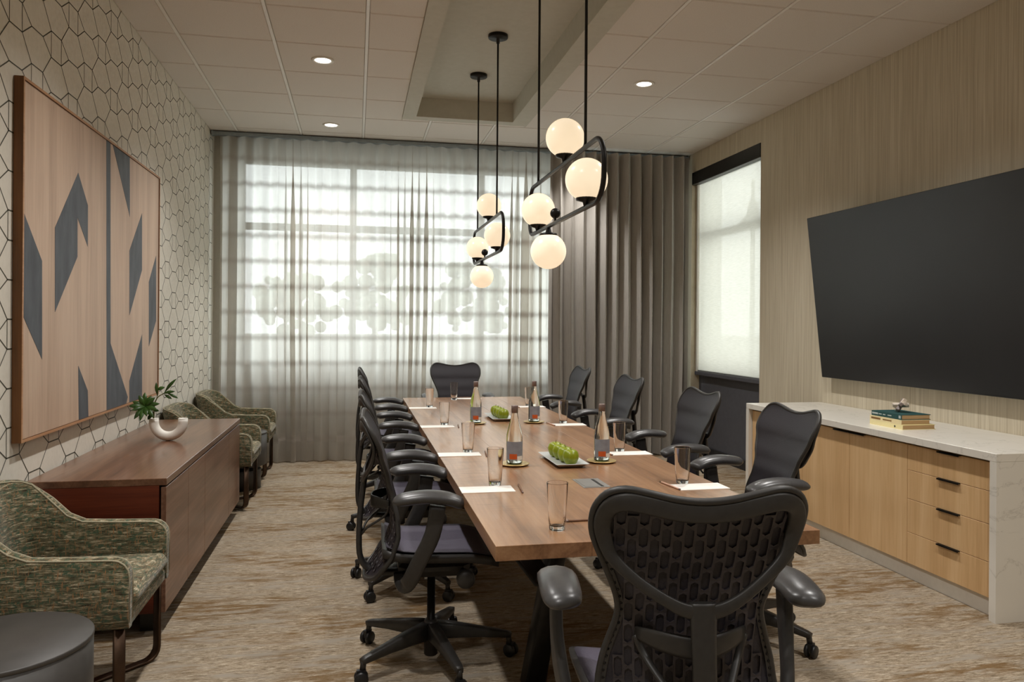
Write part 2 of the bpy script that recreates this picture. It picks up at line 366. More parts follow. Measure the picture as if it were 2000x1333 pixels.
# left wall with wallpaper
wl = struct(MB().box(XL-.15, XL, YB, YF+.2, 0, 3.6).build('wall_left', M['paper_wall']))
def wallpaper():
    mb = MB(); B, s, S, e, LW = .165, .1245, .2225, .0625, .003
    per = 2*B+s; x0 = XL+.0006
    def zs(k):
        off = 1.4+.008-s-(per/2 if k % 2 else 0)          # bottom of the small hexagon
        out = []
        for j in range(-5, 8):
            b = off+j*per
            out += [(b, 's'), (b+s, 'b'), (b+s+B, 'b')]
        return sorted(out)
    def line(y0, z0, y1, z1):
        if max(z0, z1) < .02 or min(z0, z1) > ZC+.02: return
        d = Vector((0, y1-y0, z1-z0)); d.normalize(); n = Vector((0, -d.z, d.y))*LW; d = d*LW*.6
        a, b = Vector((x0, y0, z0))-d, Vector((x0, y1, z1))+d
        mb.add([a+n, a-n, b-n, b+n], [(0,1,2,3)])
    cols = range(-23, 21)
    yk = lambda k: 3.597+S*k
    for k in cols:
        z = zs(k); z2 = zs(k+1)
        for zz, t in z:
            line(yk(k)-e, zz, yk(k)+e, zz)
            if t == 's':
                line(yk(k)-e, zz, yk(k)-e, zz+s); line(yk(k)+e, zz, yk(k)+e, zz+s)
        if k+1 in cols:
            for zz, t in z:                                 # slanted edges to the neighbouring column
                up = [q for q, _ in z2 if q > zz]; dn = [q for q, _ in z2 if q < zz]
                if up: line(yk(k)+e, zz, yk(k+1)-e, min(up))
                if dn: line(yk(k)+e, zz, yk(k+1)-e, max(dn))
    o = mb.build('wallpaper_lines', M['paper_line'], wl, fix=False); o['kind'] = 'stuff'
wallpaper()
struct(MB().box(XL, XL+.012, YB, YF-.2, 0, .10).build('baseboard_left', M['dark_base']))
# right wall with a full-height window recess between y 6.43 and 7.90
wr = MB()
wr.box(XR, XR+.25, YB, 6.43, 0, 3.6); wr.box(XR, XR+.25, 7.90, YF+.2, 0, 3.6); wr.box(XR, XR+.25, 6.43, 7.90, 3.09, 3.6)
struct(wr.build('wall_right', M['grass']))
struct(MB().box(XR+.10, XR+.25, 6.43, 7.90, 0, .87).build('trim_1', M['dark_panel']))
sill = MB().box(XR+.045, XR+.10, 6.43, 7.90, .865, .905, bev=.004).build('trim_2', M['dark_panel']); struct(sill)
struct(MB().box(XR+.075, XR+.10, 6.43, 7.90, 0, .10, bev=.003).build('baseboard_right', M['dark_base']))
struct(MB().box(XR-.012, XR, 5.52, 6.43, 0, .10).build('trim_3', M['dark_base']))
# rear wall behind the camera
struct(MB().box(XL-.1, XR+.1, YB-.15, YB, 0, 3.6).build('wall_back', M['paint']))
# window wall: opening x -1.19 .. 3.2, z .92 .. 3.10
WX0, WX1, WZ0, WZ1 = -1.19, 3.2, .92, 3.10
ww = MB().box(XL-.15, WX0, YF, YF+.25, 0, 3.6).box(WX1, XR+.25, YF, YF+.25, 0, 3.6).box(WX0, WX1, YF, YF+.25, 0, WZ0).box(WX0, WX1, YF, YF+.25, WZ1, 3.6)
struct(ww.build('wall_front', M['paint']))
def window(name, frame_mb, panes):
    f = struct(frame_mb.build(name, M['alu']))
    for p in panes: MB().box(*p).build('pane', M['pane'], f)
fw = MB(); y0, y1 = YF+.10, YF+.17
fw.box(WX0, WX1, y0, y1, WZ1-.05, WZ1).box(WX0, WX1, y0, y1, WZ0, WZ0+.05).box(WX0, WX1, y0, y1, 2.37, 2.44)
xs = [WX0+.02, -.04, 1.335, 2.55, WX1-.02]
for x in xs: fw.box(x-.035, x+.035, y0, y1, WZ0+.05, WZ1-.05)
window('window_1', fw, [(a+.035, b-.035, YF+.13, YF+.136, c, d) for a, b in zip(xs, xs[1:]) for c, d in ((WZ0+.05, 2.37), (2.44, WZ1-.05))])
fw = MB(); x0, x1 = XR+.14, XR+.21
fw.box(x0, x1, 6.43, 7.90, 3.03, 3.09).box(x0, x1, 6.43, 7.90, .87, .93).box(x0, x1, 6.43, 7.90, 2.36, 2.43).box(x0, x1, 6.43, 6.48, .93, 3.03).box(x0, x1, 7.85, 7.90, .93, 3.03)
window('window_2', fw, [(XR+.17, XR+.176, 6.48, 7.85, .93, 2.36), (XR+.17, XR+.176, 6.48, 7.85, 2.43, 3.03)])
# ceiling: grid tiles round a raised coffer
TX0, TX1, TY0, TY1 = .40, 1.565, .90, 7.10
IX0, IX1, IY0, IY1, IZ = .52, 1.41, 1.02, 6.98, 3.458
cl = MB()
cl.box(XL-.1, TX0+.03, YB, YF+.2, ZC+.03, ZC+.09).box(TX1-.03, XR+.1, YB, YF+.2, ZC+.03, ZC+.09).box(TX0+.03, TX1-.03, YB, TY0+.03, ZC+.03, ZC+.09).box(TX0+.03, TX1-.03, TY1-.03, YF+.2, ZC+.03, ZC+.09)
ceil = struct(cl.build('ceiling', M['tbar_dark']))
gx = [-1.1642+.61*k for k in range(-1, 9)]; gy = [4.1448+.61*k for k in range(-10, 8)]
def clip(a0, a1, lo, hi): return max(a0, lo), min(a1, hi)
ends_y = (YB, 8.06)
tmesh = {}
def tile(x0, x1, y0, y1):
    if x1-x0 < .03 or y1-y0 < .03: return
    key = (round(x1-x0, 3), round(y1-y0, 3))
    if key not in tmesh:
        o = MB().box(0, x1-x0, 0, y1-y0, 0, .022, bev=.006).build('ceiling_tile', M['tile'], ceil); tmesh[key] = o.data
    else:
        o = bpy.data.objects.new('ceiling_tile', tmesh[key]); COL.objects.link(o); o.parent = ceil
    o.location = (x0, y0, ZC)
G = .0045
for xa, xb in zip(gx, gx[1:]):
    for ya, yb in zip(gy, gy[1:]):
        x0, x1 = max(xa+.011, XL), min(xb-.011, XR); y0, y1 = max(ya+G, YB), min(yb-G, ends_y[1])
        if x1 <= x0 or y1 <= y0: continue
        inside_y = y1 > TY0 and y0 < TY1
        if not inside_y or x1 <= TX0 or x0 >= TX1: tile(x0, x1, y0, y1); continue
        if x0 < TX0: tile(x0, TX0, y0, y1)                  # cut round the coffer
        if x1 > TX1: tile(TX1, x1, y0, y1)
        a, b = max(x0, TX0), min(x1, TX1)
        if y1 > TY1: tile(a, b, TY1, y1)
        if y0 < TY0: tile(a, b, y0, TY0)
for x in gx:
    if XL+.02 < x < XR-.02:
        segs = [(YB, 8.06)] if not (TX0 < x < TX1) else [(YB, TY0), (TY1, 8.06)]
        for a, b in segs: MB().box(x-.0095, x+.0095, a, b, ZC-.001, ZC+.02).build('grid_bar', M['tbar'], ceil)
# coffer: trim band, sides, raised lid
cf = MB()
cf.box(TX0, IX0, TY0, TY1, ZC-.012, ZC+.02).box(IX1, TX1, TY0, TY1, ZC-.012, ZC+.02).box(IX0, IX1, IY1, TY1, ZC-.012, ZC+.02).box(IX0, IX1, TY0, IY0, ZC-.012, ZC+.02)
cf.box(IX0-.03, IX0, IY0-.03, IY1+.03, ZC+.02, IZ+.04).box(IX1, IX1+.03, IY0-.03, IY1+.03, ZC+.02, IZ+.04).box(IX0, IX1, IY1, IY1+.03, ZC+.02, IZ+.04).box(IX0, IX1, IY0-.03, IY0, ZC+.02, IZ+.04)
cf.box(IX0, IX1, IY0, IY1, IZ, IZ+.04)
struct(cf.build('trim_4', M['tray_paint']))
# roof slab keeps daylight out above the ceiling
struct(MB().box(XL-.3, XR+.3, YB-.2, YF+.3, 3.6, 3.7).build('roof_slab', M['paint']))

# ------------------------------------------------------------------ downlights
def downlight(x, y, lab):
    r = empty('recessed_downlight', (x, y, ZC), 0, lab, 'downlight', 'recessed ceiling downlights')
    MB().lathe([(.056, -.0003), (.058, -.007), (.078, -.008), (.082, -.0003)], 28).build('trim_ring', M['white_trim'], r)
    MB().lathe([(0, -.0045), (.056, -.0045), (.056, .0), (0, .0)], 28).build('lens', M['lens'], r)
    L = bpy.data.lights.new('downlight_beam', 'SPOT'); L.energy = DOWN; L.color = (1, .975, .94); L.spot_size = math.radians(125 if y < 7 else 92); L.spot_blend = 1.0; L.shadow_soft_size = .05
    lo = bpy.data.objects.new('beam', L); COL.objects.link(lo); lo.parent = r; lo.location = (0, 0, -.02)
DOWN = 122
downlight(-.249, 5.67, 'round white downlight in left ceiling tiles, the nearer of two')
downlight(-.249, 7.50, 'small round white downlight in left ceiling tiles close to the curtain track')
downlight(2.191, 7.50, 'small round downlight in right ceiling tiles near the drape, behind a pendant globe')
downlight(2.191, 5.67, 'round white downlight in the ceiling tiles right of the coffer')
for x in (-.249, 2.191):
    for y in (3.84, 2.01, .18):  # row nearest the rear wall is unseen, added to light the near table edge
        downlight(x, y, 'round white ceiling downlight %s of the coffer, %s' % ('left' if x < 0 else 'right', {3.84: 'over the middle of the room', 2.01: 'above the near end chair', .18: 'unseen fill added towards the rear wall'}[y]))

# ------------------------------------------------------------------ curtains
def rnd_noise(seed):
    r = random.Random(seed); ph = [(r.uniform(.6, 6), r.uniform(0, 6.28), r.uniform(.3, 1)) for _ in range(7)]
    t = sum(p[2] for p in ph)
    return lambda x: sum(a*math.sin(f*x+p) for f, p, a in ph)/t
def curtain(name, mat, x0, x1, y, ztop, zbot, period, amp, over, seed, nz=22, per_seg=14, amp_top=None, gather=0):
    na, nb, nc = rnd_noise(seed), rnd_noise(seed+1), rnd_noise(seed+2)
    n = int((x1-x0)/period*per_seg); vs = []
    for j in range(nz+1):
        g = j/nz; z = ztop+(zbot-ztop)*g
        for i in range(n+1):
            t = x0+(x1-x0)*i/n
            ph = 2*PI*t/period+1.6*na(2.2*t)*(.3+g)
            A = (amp_top or amp)*(1-min(1, g*4))+amp*min(1, g*4)*(1+.55*nb(3*t))
            B = over*min(1, g*3+.2)*((1+.8*nc(2.6*t+.5)) if not gather else gather*max(0, nc(2.6*t+.5)+.12))
            xx = t+B*math.sin(2*ph)+.02*g*nc(1.2*t+3*g)
            vs.append((xx, y+A*math.sin(ph)+.012*g*nb(2*t+2*g), z))
    fs = [(j*(n+1)+i, j*(n+1)+i+1, (j+1)*(n+1)+i+1, (j+1)*(n+1)+i) for j in range(nz) for i in range(n)]
    return MB().add(vs, fs, True).build(name, mat, fix=False)
tr = empty('curtain_track', (1.1, 7.99, 3.25), 0, 'blue grey aluminium curtain track along the ceiling above the sheers', 'curtain rail')
MB().box(-2.50, 2.51, -.035, .035, 0, .036, bev=.006).build('rail', M['track'], tr)
for k in range(2): MB().box(-2.51+5.0*k, -2.49+5.0*k, -.037, .037, -.004, .04, bev=.004).build('end_cap', M['track'], tr)
s1 = curtain('sheer_curtain', M['sheer'], -1.335, 2.06, 7.99, 3.246, .012, .150, .042, .017, 11, per_seg=26, amp_top=.030, gather=5.5)
tag(s1, 'translucent pale sheer curtain with soft horizontal bands across the wide window', 'curtain')
d1 = curtain('blackout_drape', M['drape'], 1.99, 3.56, 7.85, 3.246, .012, .125, .064, .014, 23, nz=20)
tag(d1, 'heavy taupe drape gathered in deep folds at the right window corner', 'curtain')
# roller shade of the side window
rs = empty('roller_shade', (XR+.05, 7.165, 3.0), 0, 'translucent off white roller shade with black cassette on the side window', 'roller shade')
MB().box(-.055, .045, -.73, .73, -.045, .088, bev=.004).build('cassette', M['bezel'], rs)
MB().box(.018, .0195, -.62, .73, -2.085, -.04).build('shade_cloth', M['shade'], rs)
MB().box(.008, .03, -.62, .73, -2.105, -.2+.0-1.88, bev=.004).build('bottom_bar', M['alu'], rs)
MB().box(.0, .04, .685, .72, -2.1, -.045).build('side_channel', M['white_trim'], rs)

# ------------------------------------------------------------------ conference table
TZ = .75; tx0, tx1, ty0, ty1 = .405, 1.46, 2.21, 6.80
tb = empty('conference_table', ((tx0+tx1)/2, (ty0+ty1)/2, 0), 0, 'long sawn walnut conference table with black steel legs', 'table')
cxT, cyT = tb.location.x, tb.location.y
pw = [tx0, .70, .985, 1.23, tx1]
for a, b in zip(pw, pw[1:]):
    g0 = 0 if a == tx0 else .0002; g1 = 0 if b == tx1 else .0002
    MB().box(a+g0-cxT, b-g1-cxT, ty0-cyT, ty1-cyT, TZ-.045, TZ, bev=.001).build('plank', M['table'], tb)
for y in (2.90, 6.10):
    for s, xa, xb in ((-1, .80, .68), (1, 1.065, 1.185)):
        MB().sweep([(xa-cxT, y-cyT, TZ-.045), (xb-cxT, y-cyT, 0)], [(.03, .05), (.042, .05)], up=(0,1,0), n=8, e=.25).build('leg', M['black_metal'], tb)
    MB().box(.66-cxT, 1.21-cxT, y-.05-cyT, y+.05-cyT, TZ-.06, TZ-.045).build('leg_plate', M['black_metal'], tb)
MB().box(.89-cxT, .975-cxT, 2.95-cyT, 6.05-cyT, .60, .66, bev=.005).build('beam', M['black_metal'], tb)
tm = MB(); tm.sweep([(.47-cxT, 2.5-cyT, .69), (.50-cxT, 2.5-cyT, .66), (.56-cxT, 2.5-cyT, .58), (.64-cxT, 2.5-cyT, .57)], (.15, .006), up=(0,0,1), n=8, e=.3)
tm.build('cable_tray', M['black_metal'], tb)
MB().sweep(smooth_path([(.46-cxT, 2.34-cyT, .70), (.47-cxT, 2.36-cyT, .675), (.53-cxT, 2.38-cyT, .67), (.56-cxT, 2.4-cyT, .69), (.57-cxT, 2.42-cyT, .705)]), (.004, .004), n=6).build('cable', M['wheel'], tb)
ht = MB().box(.895-cxT, 1.008-cxT, 2.94-cyT, 3.115-cyT, TZ, TZ+.0015).build('power_hatch', M['hatch'], tb); ht['label'] = 'brushed aluminium power hatch'
MB().box(.905-cxT, .965-cxT, 2.955-cyT, 3.10-cyT, TZ+.0015, TZ+.0025).build('hatch_lid', M['hatch'], ht)
MB().box(.972-cxT, .984-cxT, 2.955-cyT, 3.10-cyT, TZ+.0015, TZ+.0022).build('hatch_slot', M['bezel'], ht)
tb.location.z = 0

# ------------------------------------------------------------------ office chair (faces +Y, hub over the origin)
OUT = [(0, 1.004), (.06, 1.009), (.12, 1.022), (.17, 1.03), (.208, 1.018), (.229, .988), (.234, .955), (.230, .92), (.215, .88), (.184, .81), (.167, .76), (.165, .72), (.182, .66), (.196, .61), (.205, .55), (.205, .49), (.19, .435), (.15, .398), (.08, .380)]
PROF = [(.36, -.290), (.42, -.240), (.50, -.192), (.57, -.170), (.64, -.170), (.72, -.185), (.80, -.208), (.90, -.246), (1.03, -.300)]
def by(x, z): return interp(PROF, z)+.55*x*x
def outline_loop():
    full = OUT+[(0, .377)]+[(-x, z) for x, z in reversed(OUT[1:])]
    return [(p.x, p.z) for p in smooth_path([(x, 0, z) for x, z in full], 3, True)]
def office_chair():
    c = empty('office_chair')
    loop = outline_loop(); n = len(loop)
    ring = lambda r: [(x*r, min(max(z, .55), .88)+(z-min(max(z, .55), .88))*r) for x, z in loop]
    # back fabric: closed thin sheet
    mb = MB(); rs_ = [1, .92, .8, .66, .52, .38, .25, .12, 0]
    for off in (.010, .0015):
        vs = [(x, by(x, z)+off, z) for r in rs_ for x, z in ring(r)]
        fs = [(j*n+k, j*n+(k+1) % n, (j+1)*n+(k+1) % n, (j+1)*n+k) for j in range(len(rs_)-1) for k in range(n)]
        mb.add(vs, fs, True)
    back = mb.build('back_fabric', M['membrane'], c)
    # rim round the edge
    mb = MB(); mb.sweep([(x, by(x, z)+.003, z) for x, z in loop], (.0085, .0095), up=(0,1,0), n=8, closed=True)
    a, b = loop, ring(.93)
    vs = [(x, by(x, z)-.003, z) for x, z in a]+[(x, by(x, z)-.003, z) for x, z in b]
    mb.add(vs, [(k, (k+1) % n, n+(k+1) % n, n+k) for k in range(n)], True)
    mb.build('back_rim', M['plastic'], c)
    # slotted shell
    def inside(x, z, pad):
        zc = min(max(z, .55), .88)
        P = [(px*pad, zc0+(pz-zc0)*pad) for (px, pz), zc0 in zip(loop, [min(max(q[1], .55), .88) for q in loop])]
        r = False; j = len(P)-1
        for i in range(len(P)):
            if (P[i][1] > z) != (P[j][1] > z) and x < (P[j][0]-P[i][0])*(z-P[i][1])/(P[j][1]-P[i][1])+P[i][0]: r = not r
            j = i
        return r
    mb = MB(); cw, chh = .0235, .053
    for i in range(-9, 10):
        for j in range(13):
            zc = .40+chh*(j+(.5 if i % 2 else 0)+.25); fan = 1+.22*(zc-.70)
            xc = i*cw*fan
            if not all(inside(xc+p*.4*cw, zc+q*.5*chh, .965) for p in (-1, 1) for q in (-1, 1)): continue
            hw, hh = cw*fan/2, chh/2; iw, ih, cr = hw-.0022, hh-.0025, .0055
            o8 = [(-hw, -hh), (0, -hh), (hw, -hh), (hw, 0), (hw, hh), (0, hh), (-hw, hh), (-hw, 0)]
            i8 = [(-iw+.001, -ih+cr), (0, -ih), (iw-.001, -ih+cr), (iw, 0), (iw-.001, ih-cr), (0, ih), (-iw+.001, ih-cr), (-iw, 0)]
            f = lambda dx, dz, d: (xc+dx+dz*xc*.25, by(xc+dx, zc+dz)+d, zc+dz)
            vs = [f(dx, dz, -.003) for dx, dz in o8]+[f(dx, dz, -.0035) for dx, dz in i8]+[f(dx, dz, .002) for dx, dz in i8]
            mb.add(vs, [(k, (k+1) % 8, 8+(k+1) % 8, 8+k) for k in range(8)]+[(8+k, 8+(k+1) % 8, 16+(k+1) % 8, 16+k) for k in range(8)])
    sh = mb.build('back_shell', M['lattice'], c, fix=False)
    mb = MB()                                               # small round perforations along both sides
    for s in (-1, 1):
        for z in [.44+.0165*k for k in range(27)]:
            hw = max(x for x, zz in loop if abs(zz-z) < .02)*.955
            mb.lathe([(0, 0), (.0034, 0)], 6, (s*hw, by(hw, z)-.0045, z), 'Y')
    mb.build('perforations', M['wheel'], sh, fix=False)['kind'] = 'stuff'
    # carrying loop and spine
    half = [(0, .979), (.06, .984), (.12, .997), (.168, 1.004), (.200, .991), (.213, .957), (.209, .920), (.190, .873), (.14, .828), (.08, .79), (.03, .768)]
    d = [.009, .009, .009, .009, .009, .009, .013, .026, .050, .072, .080]
    wd = [.021, .021, .020, .020, .020, .020, .018, .014, .012, .013, .016]
    pts = [(x, by(x, z)-q, z) for (x, z), q in zip(half, d)]+[(-x, by(x, z)-q, z) for (x, z), q in list(zip(half, d))[:0:-1]]
    ws = wd+wd[:0:-1]
    sp = smooth_path(pts, 4, True); m_ = len(pts)
    size = [((ws[i//4]*(1-(i % 4)/4)+ws[(i//4+1) % m_]*(i % 4)/4), .007) for i in range(len(sp))]
    fr = MB().sweep(sp, size, up=(0,1,0), n=10, e=.6, closed=True).build('back_frame', M['plastic'], c)
    MB().sweep(smooth_path([(0, -.275, .785), (0, -.280, .74), (0, -.290, .66), (0, -.297, .54), (0, -.290, .44), (0, -.245, .388), (0, -.16, .378), (0, -.06, .38)], 4),
               [(.030-.004*min(1, k/8), .012) for k in range(29)], up=lambda i: (0,1,0) if i < 18 else (0,0,1), n=10, e=.6).build('spine', M['plastic'], fr)
    # lumbar band with two lower arms
    mb = MB()
    zz = .685
    arc = [(x, by(x, zz)-.008-.062*max(0, 1-(abs(x)/.125)**2), zz-.010*(1-abs(x)/.125)) for x in [-.125+.25*k/16 for k in range(17)]]
    mb.sweep(arc, [(.004, .026-.012*abs(k/8-1)**3) for k in range(17)], up=(0,0,1), n=8, e=.6)
    for s in (-1, 1):
        mb.sweep(smooth_path([(s*.125, by(.125, .68)-.010, .68), (s*.105, by(.105, .63)-.03, .635), (s*.06, -.262, .58), (s*.02, -.284, .545)], 4), (.0045, .009), up=(1,0,0), n=8)
    mb.build('lumbar_support', M['plastic'], c)
    # seat
    def seat_mesh(z_off, t, inset):
        mb = MB(); nu, nv = 12, 12; top = []; bot = []
        for j in range(nv+1):
            v = j/nv; y = -.205+inset+(.455-2*inset)*v
            hw = (.235-.03*(1-v)**2-.02*max(0, v-.8)*5*max(0, v-.8)*5)-inset
            for i in range(nu+1):
                u = 2*i/nu-1
                z = .492+z_off+.018*u*u*(1-.4*v)-.03*max(0, v-.7)**2*9+.022*max(0, .25-v)**2*16
                top.append((u*hw, y, z)); bot.append((u*hw*.96, y, z-t))
        w_ = nu+1; f = [(j*w_+i, j*w_+i+1, (j+1)*w_+i+1, (j+1)*w_+i) for j in range(nv) for i in range(nu)]
        N = len(top); edge = [i for i in range(nu)]+[j*w_+nu for j in range(nv)]+[nv*w_+nu-i for i in range(nu)]+[(nv-j)*w_ for j in range(nv)]
        mb.add(top+bot, f+[tuple(N+k for k in reversed(q)) for q in f]+[(edge[k], edge[(k+1) % len(edge)], N+edge[(k+1) % len(edge)], N+edge[k]) for k in range(len(edge))], True)
        return mb
    st = seat_mesh(-.004, .035, 0).build('seat_pan', M['plastic'], c)
    seat_mesh(.002, .004, .014).build('seat_fabric', M['seat_fab'], c)
    MB().box(-.12, .12, -.14, .15, .375, .452, bev=.03).build('tilt_mechanism', M['plastic'], c)
    for s in (-1, 1):
        k_ = MB().sweep([(s*.10, .115, .405), (s*.17, .12, .40)], (.012, .012), n=8)
        k_.lathe([(0, -.022), (.03, -.022), (.037, -.012), (.037, .012), (.03, .022), (0, .022)], 16, (s*.195, .12, .395), 'X')
        k_.build('adjust_knob', M['plastic'], c)
    # arms
    for s in (-1, 1):
        ar = MB().sweep(smooth_path([(s*.11, -.13, .40), (s*.19, -.125, .385), (s*.245, -.105, .41), (s*.272, -.065, .50), (s*.286, -.02, .60), (s*.288, .0, .71)], 4),
                        [(.030, .013)]*5+[(.031, .014)]*16, up=(s*1, 0, .35), n=12, e=.45).build('armrest', M['plastic'], c)
        pth = smooth_path([(s*.283, -.160, .722), (s*.285, -.150, .7325), (s*.286, -.115, .7395), (s*.286, -.045, .745), (s*.284, .025, .738), (s*.280, .072, .722), (s*.278, .088, .711), (s*.277, .094, .706)], 3)
        sz = []
        for i in range(len(pth)):
            t = i/(len(pth)-1); k = max(.05, 1-abs(2*t-1)**3.2)
            sz.append((.05*k**.5, .025*k**.5))
        MB().sweep(pth, sz, up=(0,0,1), n=14).build('arm_pad', M['pad'], ar)
    # column and base
    MB().lathe([(0, .425), (.017, .425), (.017, .17), (.024, .168), (.026, .155)], 16).build('gas_lift', M['black_metal'], c)
    bs_ = MB().lathe([(0, .172), (.024, .172), (.034, .155), (.034, .085), (.029, .08), (.029, .028), (.025, .024), (0, .024)], 18).build('base_hub', M['plastic'], c)
    for k in range(5):
        a = PI/2+2*PI*k/5+BASE_ROT; ca, sa = math.cos(a), math.sin(a)
        R = lambda r, z: (r*ca, r*sa, z)
        sp_ = MB().sweep([R(.018, .128), R(.10, .122), R(.21, .110), R(.318, .094), R(.336, .090)], [(.026, .036), (.024, .030), (.020, .020), (.016, .013), (.013, .011)], up=(0,0,1), n=8, e=.32)
        sp_.sweep([R(.325, .096), R(.330, .058)], (.012, .012), n=8)
        so = sp_.build('base_spoke', M['plastic'], c)
        th = a+.9+k*1.1; cc, ss = math.cos(th), math.sin(th)
        cs = MB(); ctr = Vector(R(.336, .0275))
        rot = Matrix.Rotation(th, 4, 'Z')
        for q in (-1, 1):
            tmp = MB().lathe([(0, -.008), (.024, -.008), (.0275, -.004), (.0275, .004), (.024, .008), (0, .008)], 16, (q*.0145, 0, 0), 'X')
            cs.add([rot @ Vector(p)+ctr for p in tmp.v], tmp.f, True)
        cs.box(-.009, .009, -.018, .018, .0, .032, rot=Matrix.Translation(ctr) @ rot)
        cs.build('caster', M['wheel'], so)
    return c
BASE_ROT = -.30
chair0 = office_chair(); used = [0]
def place_chair(x, y, face, label, base=0):
    """face: heading of the sitter in degrees from +Y, clockwise"""
    o = chair0 if not used[0] else copy_tree(chair0); used[0] = 1
    o.location = (x, y, 0); o.rotation_euler = (0, 0, -math.radians(face))
    tag(o, label, 'office chair', 'office chairs round the conference table')
    for ch in o.children:                                   # the five star base swivels on its own
        if ch.name.startswith('base_'): ch.rotation_euler.z = math.radians(base)
    return o
place_chair(.314, 3.20, 91, 'black office chair nearest the camera along the left table side', 14)
place_chair(.31, 4.16, 90, 'second black office chair from the camera along the left table side', 27)
place_chair(.31, 5.33, 90, 'third black office chair from the camera along the left table side', -15)
place_chair(.31, 6.42, 90, 'farthest black office chair along the left table side, towards the sheers', 16)
place_chair(1.70, 3.20, -89, 'black office chair on the right table side beside the oak credenza')
place_chair(1.70, 4.13, -90, 'black office chair right of the table, in front of the dark wall panel')
place_chair(1.70, 5.29, -91, 'black office chair right of the table, second from the taupe drape end')
place_chair(1.70, 6.53, -90, 'farthest black office chair on the right table side before the taupe drape')
place_chair(.925, 7.00, 180, 'black office chair at the far head of the table, facing the camera')
ec = place_chair(.775, 1.80, 9, 'black office chair in the foreground seen from behind, with slotted shell')
for ch in ec.children:                                      # this one is raised a little on its gas lift
    if not ch.name.startswith(('base_', 'gas_lift')): ch.location.z += .030 if ch.name.startswith('armrest') else .022

# ------------------------------------------------------------------ armchairs (face +Y locally)
def armchair():
    c = empty('armchair')
    W, D = .295, .30                                       # outer half width, front at +D, back at -D
    plan = [(W, D), (W, D-.004), (W, D-.016), (W, D-.034), (W, D-.055)]
    plan += [(W, y) for y in (.20, .14, .06, -.02, -.08)]
    plan += [(W-.15+.15*math.cos(a), -.15-.14*math.sin(a)) for a in [PI/2*k/6 for k in range(7)]]
    plan += [(x, -D+.01) for x in (.07, 0)]
    plan = plan+[(-x, y) for x, y in reversed(plan[:-1])]
    def top(y, x): return interp([(-.30, .775), (-.24, .76), (-.17, .70), (-.10, .625), (-.02, .592), (.12, .585), (.30, .58)], y)-.012*max(0, abs(x)-.2)*0
    n = len(plan); T = .055
    mb = MB(); m_ = 12; vs = []; pip_in = []; pip_out = []
    for i, (x, y) in enumerate(plan):
        a = plan[max(i-1, 0)]; b = plan[min(i+1, n-1)]
        t = Vector((b[0]-a[0], b[1]-a[1], 0)); t.normalize(); nrm = Vector((-t.y, t.x, 0))   # towards the inside
        if nrm.dot(Vector((-x, -y+.1, 0))) < 0: nrm = -nrm
        zt = top(y, x); q_ = max(0, y-(D-.055)); zt -= .055-math.sqrt(max(0, .055**2-q_*q_)); lean = max(0, zt-.55)*.28*max(0, -y*3.3)
        zb = .335
        def pt(q, z): 
            l = lean*max(0, (z-.45))/(zt-.45+1e-6)
            return Vector((x, y, z))+nrm*(q-l)
        R = .022
        sec = [pt(0.012, zb), pt(0, zb+.03), pt(0, (zb+zt)/2), pt(0, zt-R), pt(R*.3, zt-R*.3), pt(R, zt), pt(T-R, zt), pt(T-R*.3, zt-R*.3), pt(T, zt-R), pt(T, (zb+zt)/2), pt(T, zb+.03), pt(T-.012, zb)]
        vs += sec; pip_out.append(sec[4]); pip_in.append(sec[7])
    fs = [(i*m_+k, i*m_+(k+1) % m_, (i+1)*m_+(k+1) % m_, (i+1)*m_+k) for i in range(n-1) for k in range(m_)]
    mb.add(vs, fs, True)
    mb.f += [tuple(range(m_)), tuple((n-1)*m_+k for k in reversed(range(m_)))]; mb.sm += [False, False]
    sh = mb.build('arm_and_back_shell', M['tweed'], c)
    for pl in (pip_out, pip_in):
        p = list(pl); x0, y0 = plan[0]
        MB().sweep([Vector((p[0].x, p[0].y, .36))]+[Vector((p[0].x, p[0].y+.001, p[0].z-.02))]+p+[Vector((p[-1].x, p[-1].y+.001, p[-1].z-.02))]+[Vector((p[-1].x, p[-1].y, .36))], (.0035, .0035), n=6).build('piping', M['piping'], sh)
    # seat base and cushion
    MB().box(-W+T-.012, W-T+.012, -.22, D-.004, .325, .385, bev=.012).build('seat_base', M['tweed'], c)
    cu = MB(); nu = 10; tp = []; 
    cu.box(-W+T+.002, W-T-.002, -.20, D+.012, .387, .455, bev=.022)
    co = cu.build('seat_cushion', M['tweed'], c)
    bv = co.modifiers.new('soft', 'BEVEL'); bv.width = .012; bv.segments = 3
    # crossed flat bar legs
    for s in (-1, 1):
        a = Vector((s*.262, .262, .335)); b = Vector((-s*.245, -.235, .335))
        d = Vector((b.x-a.x, b.y-a.y, 0)).normalized(); zf = .007+(.0125 if s > 0 else 0)
        r = .05
        pth = [a, Vector((a.x, a.y, r+zf))]+[Vector((a.x, a.y, zf))+d*(r-r*math.cos(q))+Vector((0,0,r-r*math.sin(q))) for q in (PI/8, PI/4, 3*PI/8)]
        pth += [Vector((a.x, a.y, zf))+d*r, Vector((b.x, b.y, zf))-d*r]
        pth += [Vector((b.x, b.y, zf))-d*(r-r*math.sin(q))+Vector((0,0,r-r*math.cos(q))) for q in (PI/8, PI/4, 3*PI/8)]+[Vector((b.x, b.y, r+zf)), b]
        nd = (-d.y, d.x, 0)
        MB().sweep(pth, (.006, .021), up=nd, n=8, e=.3).build('leg_bar', M['bronze'], c)
    return c
a0 = armchair(); a0.location = (-1.065, 3.155, 0); a0.rotation_euler = (0, 0, -PI/2)
tag(a0, 'green tweed armchair in the left foreground beside the walnut sideboard', 'armchair', 'tweed armchairs along the papered wall')
